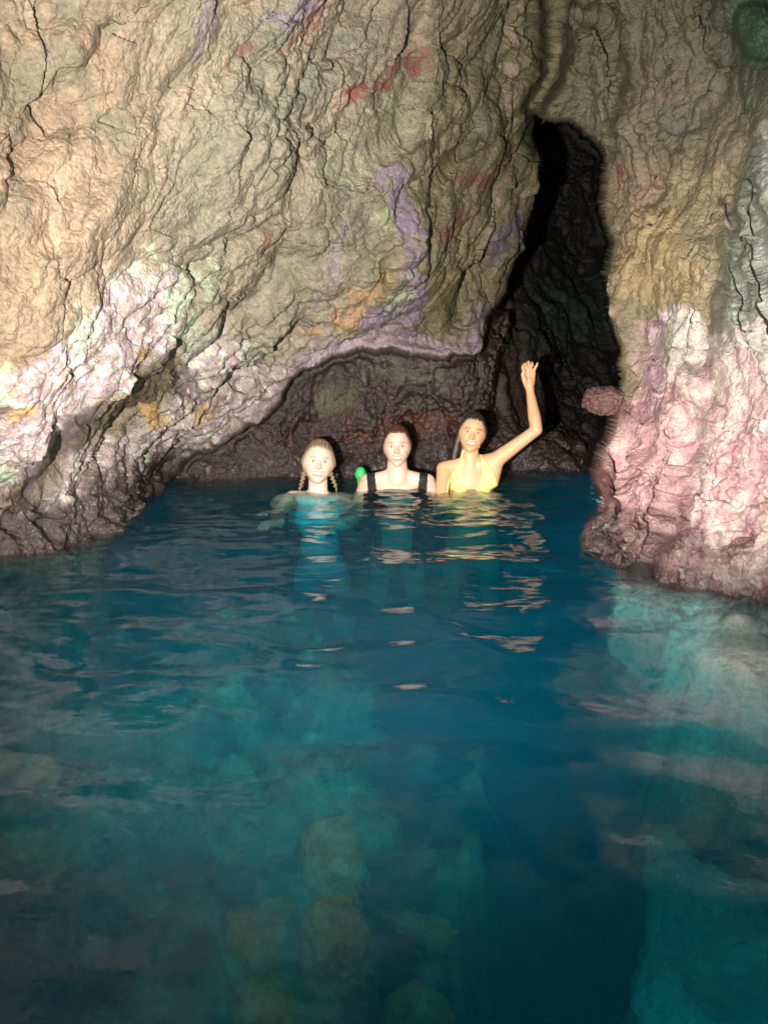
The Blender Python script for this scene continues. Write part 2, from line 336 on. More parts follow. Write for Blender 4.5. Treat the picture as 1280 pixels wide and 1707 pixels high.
patch(ell(500, 28, 48, 20, 20), C(0.155, 0.125, 0.15), 0.9, 6, 12)
patch(ell(540, 45, 40, 12, 45), C(0.13, 0.045, 0.04), 0.9, 5, 8)
patch(ell(350, 40, 18, 50, -15), C(0.15, 0.12, 0.15), 0.85, 6, 10)
for q in [(760, 380, 12, 26, -40), (830, 280, 14, 40, -45), (800, 300, 22, 14, 0), (440, 410, 10, 16, 0), (425, 90, 9, 20, -50), (740, 400, 10, 18, -40)]:
    patch(ell(*q), C(0.12, 0.045, 0.035), 0.75, 5, 9)
patch(poly_sd(U, V_, [(662, 262), (682, 285), (690, 340), (688, 400), (682, 450), (726, 482), (724, 545), (640, 562), (600, 545), (612, 512), (655, 500), (664, 440), (658, 370), (630, 330), (640, 300)]), C(0.155, 0.115, 0.155), 0.95, 3, 6)
patch(ell(845, 395, 11, 62, -35), C(0.14, 0.11, 0.15), 0.9, 3, 6)
patch(ell(640, 370, 9, 36, 8), C(0.22, 0.25, 0.14), 0.8, 4, 10); patch(ell(665, 500, 14, 30, 0), C(0.22, 0.26, 0.15), 0.7, 4, 12)
patch(ell(560, 430, 9, 55, -30), C(0.22, 0.18, 0.2), 0.6, 4, 10)
LIL = C(0.235, 0.165, 0.20); CRM = C(0.36, 0.33, 0.28); GRN = C(0.25, 0.285, 0.20)
bandp = [(262, 430), (318, 468), (300, 560), (250, 630), (170, 700), (100, 780), (20, 850), (-80, 920), (-300, 1000), (-300, 620), (0, 640), (90, 600), (150, 545), (205, 490)]
bandq = [(315, 560), (400, 560), (450, 620), (500, 606), (480, 660), (430, 705), (330, 758), (240, 860), (130, 905), (-40, 900), (60, 850), (130, 780), (200, 720), (290, 650)]
patch(poly_sd(U, V_, bandp), LIL, 0.95, 6, 14); patch(poly_sd(U, V_, bandq), C(0.20, 0.145, 0.165), 0.95, 6, 14)
inb = sstep(-5, 10, np.maximum(poly_sd(U, V_, bandp), poly_sd(U, V_, bandq)) + 10 * cn)
lay(inb * sstep(0.05, 0.45, cn2 + 0.25 * cn) * 0.9, CRM)
lay(inb * sstep(0.35, 0.7, fbm(P1 * 13 + 5, 3, 33)) * 0.8, GRN)
lay(inb * sstep(0.30, 0.65, fbm(P1 * 8 + 9, 3, 34)) * 0.7, C(0.11, 0.075, 0.07))
for q in [(262, 455, 34, 22, 30), (335, 478, 40, 14, 50), (160, 560, 34, 30, 30), (320, 570, 26, 22, 0), (5, 650, 16, 30, 0), (415, 600, 14, 20, 0), (300, 520, 14, 40, -20), (20, 810, 22, 26, 0)]:
    patch(ell(*q), GRN, 0.8, 6, 16)
patch(poly_sd(U, V_, [(292, 592), (302, 600), (296, 650), (215, 730), (178, 720), (215, 665), (262, 610)]), C(0.11, 0.085, 0.05), 0.95, 5, 6)
for q in [(333, 692, 24, 12, 20), (255, 690, 14, 16, 0), (30, 700, 34, 12, 10), (250, 590, 10, 8, 0)]:
    patch(ell(*q), C(0.28, 0.17, 0.06), 0.85, 5, 8)
lip = sstep(52, 12, sl + 12 * cn) * sstep(480, 560, V_) * sstep(470, 520, U) * isL[..., 0]
lay(lip * 0.9, C(0.22, 0.16, 0.19)); lay(lip * sstep(0.35, 0.7, cn2 + 0.3 * cn) * 0.7, C(0.22, 0.22, 0.15))
lay(sstep(26, 8, sl + 8 * cn) * sstep(480, 540, V_) * sstep(520, 470, U) * isL[..., 0] * 0.5, C(0.10, 0.06, 0.07))
# right-hand mass
lay(isR, C(0.105, 0.090, 0.055)); lay(isR * sstep(-0.2, 0.6, cn + 0.4 * cn2) * 0.7, C(0.145, 0.122, 0.082))
m = isR * sstep(240, 300, V_ + 20 * cn); lay(m * 0.6, C(0.19, 0.15, 0.095))
def rp(sd, c, st, soft=8, rag=20): lay(isR * st * sstep(-soft, soft, sd + rag * cn + rag * 0.5 * cn2), c)
rp(ell(1090, 440, 70, 85, 0), C(0.25, 0.185, 0.10), 0.8, 20, 50); rp(ell(1050, 310, 34, 30, 0), C(0.18, 0.12, 0.09), 0.7)
rp(ell(1025, 285, 10, 14, 0), C(0.13, 0.055, 0.05), 0.8, 4, 6); rp(ell(1130, 195, 34, 36, 0), C(0.06, 0.065, 0.06), 0.5); rp(ell(1100, 150, 60, 30, 0), C(0.15, 0.115, 0.08), 0.6)
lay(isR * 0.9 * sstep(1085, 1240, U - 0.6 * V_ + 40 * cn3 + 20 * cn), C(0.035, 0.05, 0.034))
lay(0.9 * sstep(8, -6, gd - 60 + 8 * cn), C(0.03, 0.075, 0.032))
pil = poly_sd(U, V_, [(1300, 180), (1235, 300), (1200, 400), (1186, 520), (1170, 600), (1500, 700), (1700, 300)])
rp(pil, C(0.135, 0.14, 0.11), 0.95); lay(isR * sstep(-5, 8, pil) * sstep(0.15, 0.6, fbm(np.stack([U * 0.05, V_ * 0.006, 0 * U], -1), 3, 44) + 0.3 * cn2) * 0.9, C(0.27, 0.27, 0.24))
PNK = C(0.38, 0.22, 0.215); WHT = C(0.47, 0.39, 0.34)
pb = poly_sd(U, V_, [(1045, 560), (1075, 520), (1110, 505), (1160, 520), (1175, 560), (1280, 520), (1600, 560), (1700, 1300), (940, 1300), (940, 830), (985, 760), (1000, 700), (1035, 640)])
rp(pb, PNK, 0.95, 6, 10); ib = isR * sstep(-6, 8, pb + 10 * cn)
lay(ib * 0.85 * sstep(730, 560, V_ + 40 * cn + 0.15 * (1280 - U)), C(0.23, 0.235, 0.195))
lay(ib * sstep(0.0, 0.5, cn + 0.5 * cn2 + 0.45 * (U > 1120) - 0.15) * 0.7, WHT)
lay(ib * sstep(0.25, 0.6, fbm(P1 * 6 + 3, 3, 36)) * 0.7, C(0.25, 0.13, 0.15))
rp(ell(1065, 600, 16, 60, 10), C(0.25, 0.15, 0.19), 0.8)
lay(ib * sstep(0.28, 0.6, fbm(P1 * 16 + 3, 3, 37)) * sstep(0.45, 0.15, zz) * 0.85, C(0.14, 0.04, 0.025))
toe = poly_sd(U, V_, [(992, 800), (950, 840), (920, 900), (945, 975), (1010, 1010), (1120, 1020), (1085, 980), (1045, 930), (1022, 870), (1004, 820)]); lay(isR * 0.95 * sstep(-8, 8, toe + 14 * cn2), C(0.03, 0.02, 0.018))
knob = np.maximum(ell(995, 667, 30, 28), ell(985, 800, 16, 40)); lay(isR * 0.9 * sstep(-6, 6, knob + 6 * cn2), C(0.13, 0.06, 0.055))
col = col * (1 - 0.38 * isR * sstep(330, 60, V_ + 40 * cn3))[..., None]; col = col * (1 + 0.3 * inb)[..., None]; col = col * (1 - 0.22 * isL[..., 0] * sstep(560, 760, U))[..., None]  # light falling off to the upper right is put into the colour
lay(isR * 0.9 * sstep(-20, -160, V_), C(0.03, 0.036, 0.028))  # unseen rock overhead darkened so its reflection leaves the water clear
# back of the cave
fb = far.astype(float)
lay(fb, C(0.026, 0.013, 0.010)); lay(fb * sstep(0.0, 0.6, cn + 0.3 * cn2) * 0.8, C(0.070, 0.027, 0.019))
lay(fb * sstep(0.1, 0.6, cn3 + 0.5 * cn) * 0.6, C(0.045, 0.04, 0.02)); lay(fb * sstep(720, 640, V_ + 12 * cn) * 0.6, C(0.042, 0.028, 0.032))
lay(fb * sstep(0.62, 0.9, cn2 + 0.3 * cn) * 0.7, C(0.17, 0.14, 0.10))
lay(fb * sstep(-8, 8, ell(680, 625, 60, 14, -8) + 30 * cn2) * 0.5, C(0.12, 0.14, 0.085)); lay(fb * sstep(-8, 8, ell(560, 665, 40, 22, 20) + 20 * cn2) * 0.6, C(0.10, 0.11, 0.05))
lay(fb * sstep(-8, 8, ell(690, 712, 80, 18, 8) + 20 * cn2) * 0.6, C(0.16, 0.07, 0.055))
lay(fb * sstep(835, 900, U) * sstep(620, 560, V_) * 0.8, C(0.022, 0.030, 0.022)); lay(fb * sstep(880, 930, U) * 0.92, C(0.003, 0.0035, 0.003)); lay(fb * sstep(840, 900, U) * sstep(430, 470, V_ + 20 * cn) * sstep(600, 540, V_ + 30 * cn) * 0.8, C(0.016, 0.026, 0.020))  # deep shade of the crevice painted as near-black
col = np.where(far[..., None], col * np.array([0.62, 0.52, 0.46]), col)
# wet algae belt at the water line and below it
zz = P1[..., 2]
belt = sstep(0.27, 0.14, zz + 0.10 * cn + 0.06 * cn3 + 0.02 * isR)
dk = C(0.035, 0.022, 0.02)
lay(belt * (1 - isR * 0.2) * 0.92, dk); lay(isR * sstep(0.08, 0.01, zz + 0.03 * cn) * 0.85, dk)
lay(belt * sstep(0.6, 0.9, cn2 + 0.2 * cn) * sstep(-0.02, 0.02, zz) * 0.7, C(0.16, 0.15, 0.12))  # pale specks painted as glints on the wet belt
lay(sstep(0.0, -0.10, zz) * isR * 0.9, C(0.36, 0.34, 0.31)); lay(sstep(0.0, -0.10, zz) * (1 - isR) * 0.9, C(0.06, 0.055, 0.045)); lay(sstep(-0.16, -0.45, zz + 0.08 * cn + 0.10 * cn3) * 0.92, C(0.035, 0.037, 0.034))  # right wall pale just under water, partly imitating its reflection
lum = col.mean(-1, keepdims=True); col = lum + (col - lum) * 1.08
wet = np.clip(0.12 + 0.75 * belt + 0.35 * inb + 0.3 * ib + 0.8 * isR * sstep(-8, 8, toe) + 0.45 * fb * (U < 860) + 0.3 * lip + 0.15 * cn, 0, 1)
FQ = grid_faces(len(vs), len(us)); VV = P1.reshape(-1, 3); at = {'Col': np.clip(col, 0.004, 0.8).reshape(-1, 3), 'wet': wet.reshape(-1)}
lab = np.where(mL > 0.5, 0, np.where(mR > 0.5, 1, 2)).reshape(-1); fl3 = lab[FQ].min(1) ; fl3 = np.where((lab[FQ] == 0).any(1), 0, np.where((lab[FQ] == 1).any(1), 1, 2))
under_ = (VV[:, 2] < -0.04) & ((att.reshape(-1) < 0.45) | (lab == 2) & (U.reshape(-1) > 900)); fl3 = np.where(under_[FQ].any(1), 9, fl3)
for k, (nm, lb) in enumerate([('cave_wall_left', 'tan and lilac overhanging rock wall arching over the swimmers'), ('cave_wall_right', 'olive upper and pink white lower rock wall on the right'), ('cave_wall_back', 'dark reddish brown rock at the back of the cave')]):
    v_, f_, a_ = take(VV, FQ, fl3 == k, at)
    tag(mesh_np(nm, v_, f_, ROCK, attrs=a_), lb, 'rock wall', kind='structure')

# ------------------------------------------------------------------ sea bed
def apparent(P, n=1.18):
    """photo pixel at which an underwater point is seen through a flat surface"""
    x, y, z = P[..., 0], P[..., 1], np.minimum(P[..., 2], -0.001)
    r = np.hypot(x, y) + 1e-6; lo = np.zeros_like(r); hi = r.copy()
    for _ in range(28):
        m = (lo + hi) / 2; s1 = m / np.hypot(m, CH); s2 = (r - m) / np.hypot(r - m, z)
        g = s1 < n * s2; lo = np.where(g, m, lo); hi = np.where(g, hi, m)
    return proj(np.stack([x * lo / r, y * lo / r, 0 * x], -1))
xs = np.concatenate([np.linspace(-7, -3, 30)[:-1], np.arange(-3, 3, 0.018), np.linspace(3, 7, 30)]); ys = np.concatenate([np.linspace(-6, -0.2, 40)[:-1], np.arange(-0.2, 6, 0.018), np.linspace(6, 10, 20)])
X, Y = np.meshgrid(xs, ys); XY0 = np.stack([X, Y, 0 * X], -1)
ua, va, _ = apparent(XY0 + np.array([0, 0, -0.75])); ub, vb, _ = apparent(XY0 + np.array([0, 0, -0.25])); uc, vc, _ = apparent(XY0 + np.array([0, 0, -1.3]))
nb = fbm(XY0 * 2.2, 4, 101); nb2 = fbm(XY0 * 6, 4, 111)
sA = poly_sd(ua, va, [(-3000, 1060), (300, 1080), (560, 1180), (700, 1260), (790, 1390), (770, 1500), (760, 1700), (800, 2600), (-3000, 2600)])
sB = poly_sd(ub, vb, [(1050, 940), (1075, 1060), (1150, 1140), (1290, 1240), (1700, 1480), (3000, 1300), (3000, 800), (1400, 800)])
sC = poly_sd(uc, vc, [(900, 1520), (960, 1440), (1060, 1480), (1250, 1640), (1300, 2600), (800, 2600), (860, 1650)])
zb = -2.6 + 0.25 * nb
zA = -0.58 + 0.26 * nb; zB = -0.10 + 0.06 * nb; zC = -1.45 + 0.2 * nb
w = sstep(-180, 50, sA + 110 * nb + 40 * nb2); zb = zb * (1 - w) + zA * w
w = sstep(-60, 25, sC + 40 * nb); zb = zb * (1 - w) + zC * w
w = sstep(-110, 30, sB + 50 * nb + 25 * nb2); zb = zb * (1 - w) + zB * w
F1, F2, fa, rnS = vor(np.stack([X, Y, zb * 0.3], -1) * 3.2 + 0.25 * nb2[..., None], 16); roc = np.clip(sstep(-60, 25, sA) + sstep(-60, 25, sC) + sstep(-30, 12, sB), 0, 1)
zb = zb + (0.16 * (0.45 - F1) + 0.08 * fa) * (0.25 + 0.75 * roc) + 0.05 * nb2
PS = np.stack([X, Y, zb], -1); col = np.zeros(PS.shape)
lay(np.ones_like(X), C(0.16, 0.18, 0.17)); lay(sstep(-0.3, 0.5, nb) * 0.6, C(0.09, 0.11, 0.10))
wA = sstep(-60, 10, sA + 110 * nb + 40 * nb2); lay(wA, C(0.055, 0.05, 0.045)); lay(wA * sstep(0.6, 0.85, rnS) * 0.8, C(0.34, 0.27, 0.21)); lay(wA * sstep(0.35, 0.1, rnS) * 0.8, C(0.04, 0.04, 0.04)); lay(wA * sstep(0.2, 0.5, nb2) * 0.8, C(0.45, 0.22, 0.11)); lay(wA * sstep(0.25, 0.5, fbm(XY0 * 13, 3, 8)) * 0.7, C(0.32, 0.31, 0.27)); lay(wA * sstep(0.2, 0.5, fbm(XY0 * 5 + 9, 3, 7)) * 0.8, C(0.03, 0.035, 0.04))
wC = sstep(-60, 10, sC + 30 * nb); lay(wC, C(0.16, 0.15, 0.12)); lay(wC * sstep(0.5, 0.8, rnS) * 0.7, C(0.40, 0.40, 0.36))
wB = sstep(-60, 50, sB + 50 * nb + 40 * nb2); lay(wB, C(0.55, 0.50, 0.45)); lay(wB * sstep(0.0, 0.6, nb2) * 0.7, C(0.28, 0.27, 0.22)); lay(wB * sstep(0.3, 0.7, fbm(XY0 * 11, 3, 9)) * 0.7, C(0.62, 0.58, 0.50))  # pale shallow ledge also stands in for the right wall's reflection
sb = mesh_np('seabed', PS.reshape(-1, 3), grid_faces(len(ys), len(xs))[:, ::-1], ROCK, attrs={'Col': np.clip(col, .01, .8).reshape(-1, 3), 'wet': np.zeros(X.size)})
tag(sb, 'submerged rocky and sandy bottom seen through the teal water', 'seabed', kind='structure')

# ------------------------------------------------------------------ water
def water_h(X, Y):
    P = np.stack([X, Y, 0 * X], -1)
    A = np.array([1.0, 1.9, 1.0])
    r = np.hypot(X - 0.05, Y - 4.25); near = np.exp(-(r / 1.25) ** 2)
    z = 0.028 * fbm(P * A * 1.4 + 0.3 * noise(P * 2, 9)[..., None], 2, 201) + 0.008 * fbm(P * 3.1 + 0.5 * noise(P * 3, 19)[..., None], 2, 207) + (0.0024 + 0.008 * near) * fbm(P * A * 5.0 + 0.6 * noise(P * 4, 29)[..., None] + 3, 2, 211) + (0.0002 + 0.0032 * near) * fbm(P * A * 14 + 9, 2, 221)
    for cx, cy in ((-0.38, 4.2), (0.07, 4.2), (0.5, 4.25)):
        q = np.hypot(X - cx, Y - cy); z = z + 0.004 * np.sin(q * 42) * np.exp(-q / 0.5)
    q = np.hypot(X - 0.05, (Y - 1.15)); z = z + 0.004 * np.sin(q * 26 + 1.5 * noise(P * 2, 3)) * np.exp(-((q - 0.25) / 0.22) ** 2)
    return z
WA = NT('sea_water')
wv = []
co = WA.n('ShaderNodeTexCoord'); n1 = WA.n('ShaderNodeTexNoise', i_Scale=16.0, i_Detail=3, i_Roughness=0.5)
mp = WA.n('ShaderNodeMapping'); mp.inputs['Scale'].default_value = (1, 1.7, 1); WA.l(co.outputs['Object'], mp.inputs[0]); WA.l(mp.outputs[0], n1.inputs['Vector'])
bp = WA.n('ShaderNodeBump', i_Strength=0.3, i_Distance=0.004); WA.l(n1.outputs[0], bp.inputs['Height'])
fr = WA.n('ShaderNodeFresnel', i_IOR=1.333); WA.l(bp.outputs[0], fr.inputs['Normal'])
ge = WA.n('ShaderNodeNewGeometry'); io = WA.n('ShaderNodeMapRange', i_3=1.333, i_4=0.75); WA.l(ge.outputs['Backfacing'], io.inputs[0]); WA.l(io.outputs[0], fr.inputs['IOR'])
gl = WA.n('ShaderNodeBsdfGlossy', i_Roughness=0.02); WA.l(bp.outputs[0], gl.inputs['Normal'])
rf = WA.n('ShaderNodeBsdfRefraction', i_IOR=1.333, i_Roughness=0.0); WA.l(bp.outputs[0], rf.inputs['Normal'])
tr = WA.n('ShaderNodeBsdfTransparent'); mx = WA.n('ShaderNodeMixShader', i_Fac=0.45)   # part of the light passes straight through
WA.l(rf.outputs[0], mx.inputs[1]); WA.l(tr.outputs[0], mx.inputs[2])
mx2 = WA.n('ShaderNodeMixShader'); WA.l(fr.outputs[0], mx2.inputs[0]); WA.l(mx.outputs[0], mx2.inputs[1]); WA.l(gl.outputs[0], mx2.inputs[2]); WA.l(mx2.outputs[0], WA.out.inputs[0])
pv = WA.n('ShaderNodeVolumeCoefficients') if hasattr(bpy.types, 'ShaderNodeVolumeCoefficients') else None
va_ = WA.n('ShaderNodeVolumeAbsorption', i_Density=3.0); va_.inputs['Color'].default_value = (0.25, 0.875, 0.905, 1)
vsn = WA.n('ShaderNodeVolumeScatter', i_Density=0.16, i_Anisotropy=-0.1); vsn.inputs['Color'].default_value = (0.06, 0.68, 1.0, 1)
ads = WA.n('ShaderNodeAddShader'); WA.l(va_.outputs[0], ads.inputs[0]); WA.l(vsn.outputs[0], ads.inputs[1]); WA.l(ads.outputs[0], WA.out.inputs['Volume'])
if pv: WA.t.nodes.remove(pv)
xw = np.concatenate([np.linspace(-6.5, -2.6, 30)[:-1], np.arange(-2.6, 2.6, 0.011), np.linspace(2.6, 6.5, 30)]); yw = np.concatenate([np.linspace(-5.5, 0.5, 60)[:-1], np.arange(0.5, 5.4, 0.011), np.linspace(5.4, 9.5, 30)])
X, Y = np.meshgrid(xw, yw); Z = water_h(X, Y); nr, nc = X.shape
i = np.arange(nr * nc).reshape(nr, nc); Vt = np.stack([X, Y, Z], -1).reshape(-1, 3)
ring = np.concatenate([i[0, :], i[1:, -1], i[-1, -2::-1], i[-2:0:-1, 0]]); m_ = len(ring); Vb = Vt[ring].copy(); Vb[:, 2] = -3.6
nb_ = len(Vt); cidx = nb_ + m_; Vall = np.concatenate([Vt, Vb, [[0, 2, -3.6]]])
k0 = np.arange(m_); k1 = (k0 + 1) % m_
top = grid_faces(nr, nc)[:, ::-1]; side = np.stack([ring[k0], nb_ + k0, nb_ + k1, ring[k1]], -1); 
bot = np.stack([nb_ + k0, np.full(m_, cidx), np.full(m_, cidx), nb_ + k1], -1)
tri = lambda q: np.concatenate([q[:, [0, 1, 2]], q[:, [0, 2, 3]]])
bt = np.stack([nb_ + k0, np.full(m_, cidx), nb_ + k1], -1)
wat = mesh_np('water', Vall, np.concatenate([tri(top), tri(side), bt]), WA.m)
bm = bmesh.new(); bm.from_mesh(wat.data); bmesh.ops.recalc_face_normals(bm, faces=bm.faces); bm.to_mesh(wat.data); bm.free()
tag(wat, 'rippled dark teal sea water filling the cave', 'water', kind='structure')
# ------------------------------------------------------------------ people
def eval_mesh(me, mods):
    o = bpy.data.objects.new('tmp', me); COL.objects.link(o)
    for typ, kw in mods:
        m = o.modifiers.new('m', typ)
        for k, v in kw.items(): setattr(m, k, v)
    dg = bpy.context.evaluated_depsgraph_get(); r = bpy.data.meshes.new_from_object(o.evaluated_get(dg))
    bpy.data.objects.remove(o); return r
def get_np(me):
    V = np.empty(len(me.vertices) * 3, np.float32); me.vertices.foreach_get('co', V)
    n = np.empty(len(me.vertices) * 3, np.float32); me.vertices.foreach_get('normal', n)
    me.calc_loop_triangles(); t = np.empty(len(me.loop_triangles) * 3, np.int32); me.loop_triangles.foreach_get('vertices', t)
    return V.reshape(-1, 3), n.reshape(-1, 3), t.reshape(-1, 3)
def sph_grid(nu=32, nv=20):
    th = np.linspace(0, 2 * np.pi, nu, endpoint=False); ph = np.linspace(0, np.pi, nv + 1)[1:-1]
    T_, Pp = np.meshgrid(th, ph); D = np.stack([np.cos(T_) * np.sin(Pp), np.sin(T_) * np.sin(Pp), np.cos(Pp)], -1).reshape(-1, 3)
    D = np.concatenate([D, [[0, 0, 1], [0, 0, -1]]]); n = nv - 1; f = []
    for r in range(n - 1):
        for c in range(nu):
            a, b = r * nu + c, r * nu + (c + 1) % nu; f += [(a, a + nu, b), (b, a + nu, b + nu)]
    T0, B0 = n * nu, n * nu + 1
    for c in range(nu): f += [(c, (c + 1) % nu, T0), ((n - 1) * nu + (c + 1) % nu, (n - 1) * nu + c, B0)]
    return D, np.array(f, np.int32)
SG = sph_grid()
class Soup:
    def __init__(s): s.V = []; s.F = []; s.n = 0
    def add(s, V, Fq): s.V.append(V); s.F.append(np.asarray(Fq) + s.n); s.n += len(V)
    def ell(s, c, r, R=None):
        D = SG[0] * np.array(r); D = D if R is None else D @ np.array(R).T; s.add(D + np.array(c), SG[1])
    def cap(s, A, B, ra, rb):
        """round cone from A to B"""
        A, B = np.array(A, float), np.array(B, float); k = max(2, int(np.linalg.norm(B - A) / (0.35 * min(ra, rb))) + 1)
        z = (B - A) / (np.linalg.norm(B - A) + 1e-9); x = np.cross(z, [0.3, 0.9, 0.2]); x /= np.linalg.norm(x); y = np.cross(z, x); n = 20
        t = np.linspace(0, 2 * np.pi, n, endpoint=False); ring = np.cos(t)[:, None] * x + np.sin(t)[:, None] * y
        s.ell(A, (ra,) * 3); s.ell(B, (rb,) * 3)
        V = np.concatenate([A + ring * ra, B + ring * rb, [A, B]]); f = []
        for c in range(n): d = (c + 1) % n; f += [(c, d, n + d), (c, n + d, n + c), (d, c, 2 * n), (n + c, n + d, 2 * n + 1)]
        s.add(V, f)
    def chain(s, pts, rad):
        for a, b, p, q in zip(pts[:-1], pts[1:], rad[:-1], rad[1:]): s.cap(a, b, p, q)
    def mesh(s):
        V = np.concatenate(s.V); Fq = np.concatenate(s.F); me = bpy.data.meshes.new('soup'); me.vertices.add(len(V)); me.vertices.foreach_set('co', V.astype(np.float32).ravel())
        me.loops.add(Fq.size); me.loops.foreach_set('vertex_index', Fq.astype(np.int32).ravel()); me.polygons.add(len(Fq)); me.polygons.foreach_set('loop_start', np.arange(0, Fq.size, 3, dtype=np.int32))
        me.update(calc_edges=True); return me
HH = 0.1175; HW = [1.0]
def head_shape(D, jaw=1.0):
    """direction -> head surface point; local axes: x to the picture's right, -y the face, z up; chin at z=-HH"""
    P = D * np.array([0.0790 * HW[0], 0.094, HH]); x, y, z = P.T.copy()
    s = sstep(0.0, -HH, z)
    x = x * (1 - 0.20 * s * jaw) * (1 + 0.10 * np.exp(-((z + 0.015) / 0.045) ** 2) * (y < 0))
    front = sstep(0.0, -0.06, y)
    y = np.where(y > 0, y * (1 - 0.30 * s), y * (1 + 0.0 * s))
    y = y - 0.012 * s * front + 0.010 * front * sstep(0.05, 0.11, z)
    return np.stack([x, y, z], -1)
def gs(x, s): return np.exp(-(x / s) ** 2)
def face_disp(P, smile):
    x, y, z = P.T; f = sstep(-0.02, -0.055, y); ax = np.abs(x); d = 0 * x
    d += 0.015 * gs(x, 0.0105) * sstep(0.016, -0.020, z) * sstep(-0.034, -0.024, z) + 0.008 * gs(x, 0.008) * sstep(0.028, 0.005, z) * sstep(-0.034, -0.028, z)
    d += 0.006 * gs(ax - 0.0125, 0.006) * gs(z + 0.024, 0.007)                      # nostrils
    d += 0.0055 * gs(z - 0.026, 0.009) * gs(ax - 0.025, 0.024)                      # brow
    d -= 0.0085 * gs(ax - 0.030, 0.015) * gs(z - 0.007, 0.012)                      # sockets
    d += 0.0055 * gs(ax - 0.030, 0.011) * gs(z - 0.006, 0.007)                      # eyeballs
    d += 0.006 * gs(ax - 0.044, 0.016) * gs(z + 0.026, 0.018)                       # cheeks
    zl = z + 0.052 - smile * 9.0 * x * x
    d += 0.0055 * (gs(zl - 0.0085, 0.0040) + gs(zl + 0.0095, 0.0050)) * sstep(0.030, 0.014, ax)
    d -= 0.0040 * gs(zl, 0.0045) * sstep(0.027, 0.015, ax)
    d -= 0.004 * gs(z + 0.076, 0.009) * gs(x, 0.03); d += 0.008 * gs(z + 0.098, 0.016) * gs(x, 0.020)
    d -= 0.003 * gs(ax - 0.034 - 0.15 * (-0.03 - z), 0.004) * sstep(-0.028, -0.040, z) * sstep(-0.07, -0.055, z)   # smile folds
    return d * f
def face_col(P, base, smile, brow, lip, iris):
    x, y, z = P.T; c = np.repeat(np.array([base]), len(P), 0); f = sstep(-0.01, -0.03, y); ax = np.abs(x)
    def L(m, k): nonlocal c; m = (m * f)[:, None]; c = c * (1 - m) + np.array(k) * m
    L(0.35 * gs(ax - 0.042, 0.018) * gs(z + 0.022, 0.018), np.array(base) * [1.05, 0.72, 0.66])
    L(0.30 * gs(x, 0.014) * gs(z + 0.015, 0.016), np.array(base) * [1.0, 0.75, 0.68])
    L(0.40 * gs(ax - 0.030, 0.016) * gs(z - 0.010, 0.011), np.array(base) * [0.72, 0.62, 0.56])
    ex = (ax - 0.030) / 0.0140; lid = 1 - ex * ex; lu = 0.0058 * np.clip(lid, 0, 1); zz_ = z - 0.007
    eye = sstep(0, 0.0012, lu - zz_) * sstep(0, 0.0012, zz_ + 0.75 * lu) * (lid > 0)
    L(eye, (0.70, 0.66, 0.62)); L(eye * sstep(0.0058, 0.0045, np.hypot(ax - 0.030, zz_ - 0.0005)), iris); L(eye * sstep(0.0030, 0.002, np.hypot(ax - 0.030, zz_)), (0.01, 0.01, 0.01))
    L(0.9 * gs(zz_ - lu - 0.0008, 0.0017) * (lid > -0.15), (0.06, 0.035, 0.025)); L(0.45 * gs(zz_ + 0.75 * lu + 0.0006, 0.0013) * (lid > -0.1), (0.16, 0.08, 0.06))
    bz = z - 0.0255 - 0.004 * sstep(0.012, 0.032, ax) + 0.006 * sstep(0.036, 0.052, ax)
    L(0.85 * gs(bz, 0.0032) * sstep(0.010, 0.016, ax) * sstep(0.052, 0.044, ax), brow)
    zl = z + 0.052 - smile * 9.0 * x * x; w = sstep(0.030, 0.024, ax)
    L(0.85 * gs(zl - 0.0085, 0.0036) * w, lip); L(0.85 * gs(zl + 0.0098, 0.0044) * w, lip)
    if smile > 0.3:
        op = 0.0062 * np.clip(1 - (ax / 0.027) ** 2, 0, 1); mo = sstep(0, 0.0012, op - np.abs(zl)); L(mo, (0.12, 0.04, 0.035)); L(mo * sstep(0.023, 0.019, ax) * sstep(-0.0045, -0.003, zl), (0.78, 0.74, 0.66))
    else: L(0.8 * gs(zl, 0.0013) * w, (0.16, 0.06, 0.05))
    L(0.5 * gs(ax - 0.0085, 0.0035) * gs(z + 0.0305, 0.0022), (0.12, 0.05, 0.04))
    return c
def skin_mat(name):
    T = NT(name); a = T.n('ShaderNodeAttribute', attribute_name='Col'); co = T.n('ShaderNodeTexCoord')
    n = T.n('ShaderNodeTexNoise', i_Scale=30, i_Detail=4); T.l(co.outputs['Object'], n.inputs['Vector']); r = T.n('ShaderNodeMapRange', i_3=0.88, i_4=1.12); T.l(n.outputs[0], r.inputs[0])
    v = T.n('ShaderNodeVectorMath', operation='SCALE'); T.l(a.outputs['Color'], v.inputs[0]); T.l(r.outputs[0], v.inputs['Scale'])
    b = T.n('ShaderNodeBsdfPrincipled', i_Roughness=0.52); T.l(v.outputs[0], b.inputs['Base Color']); b.inputs['Subsurface Weight'].default_value = 0.08; b.inputs['Subsurface Radius'].default_value = (0.012, 0.005, 0.003); b.inputs['Subsurface Scale'].default_value = 1.0
    T.l(b.outputs[0], T.out.inputs[0]); return T.m
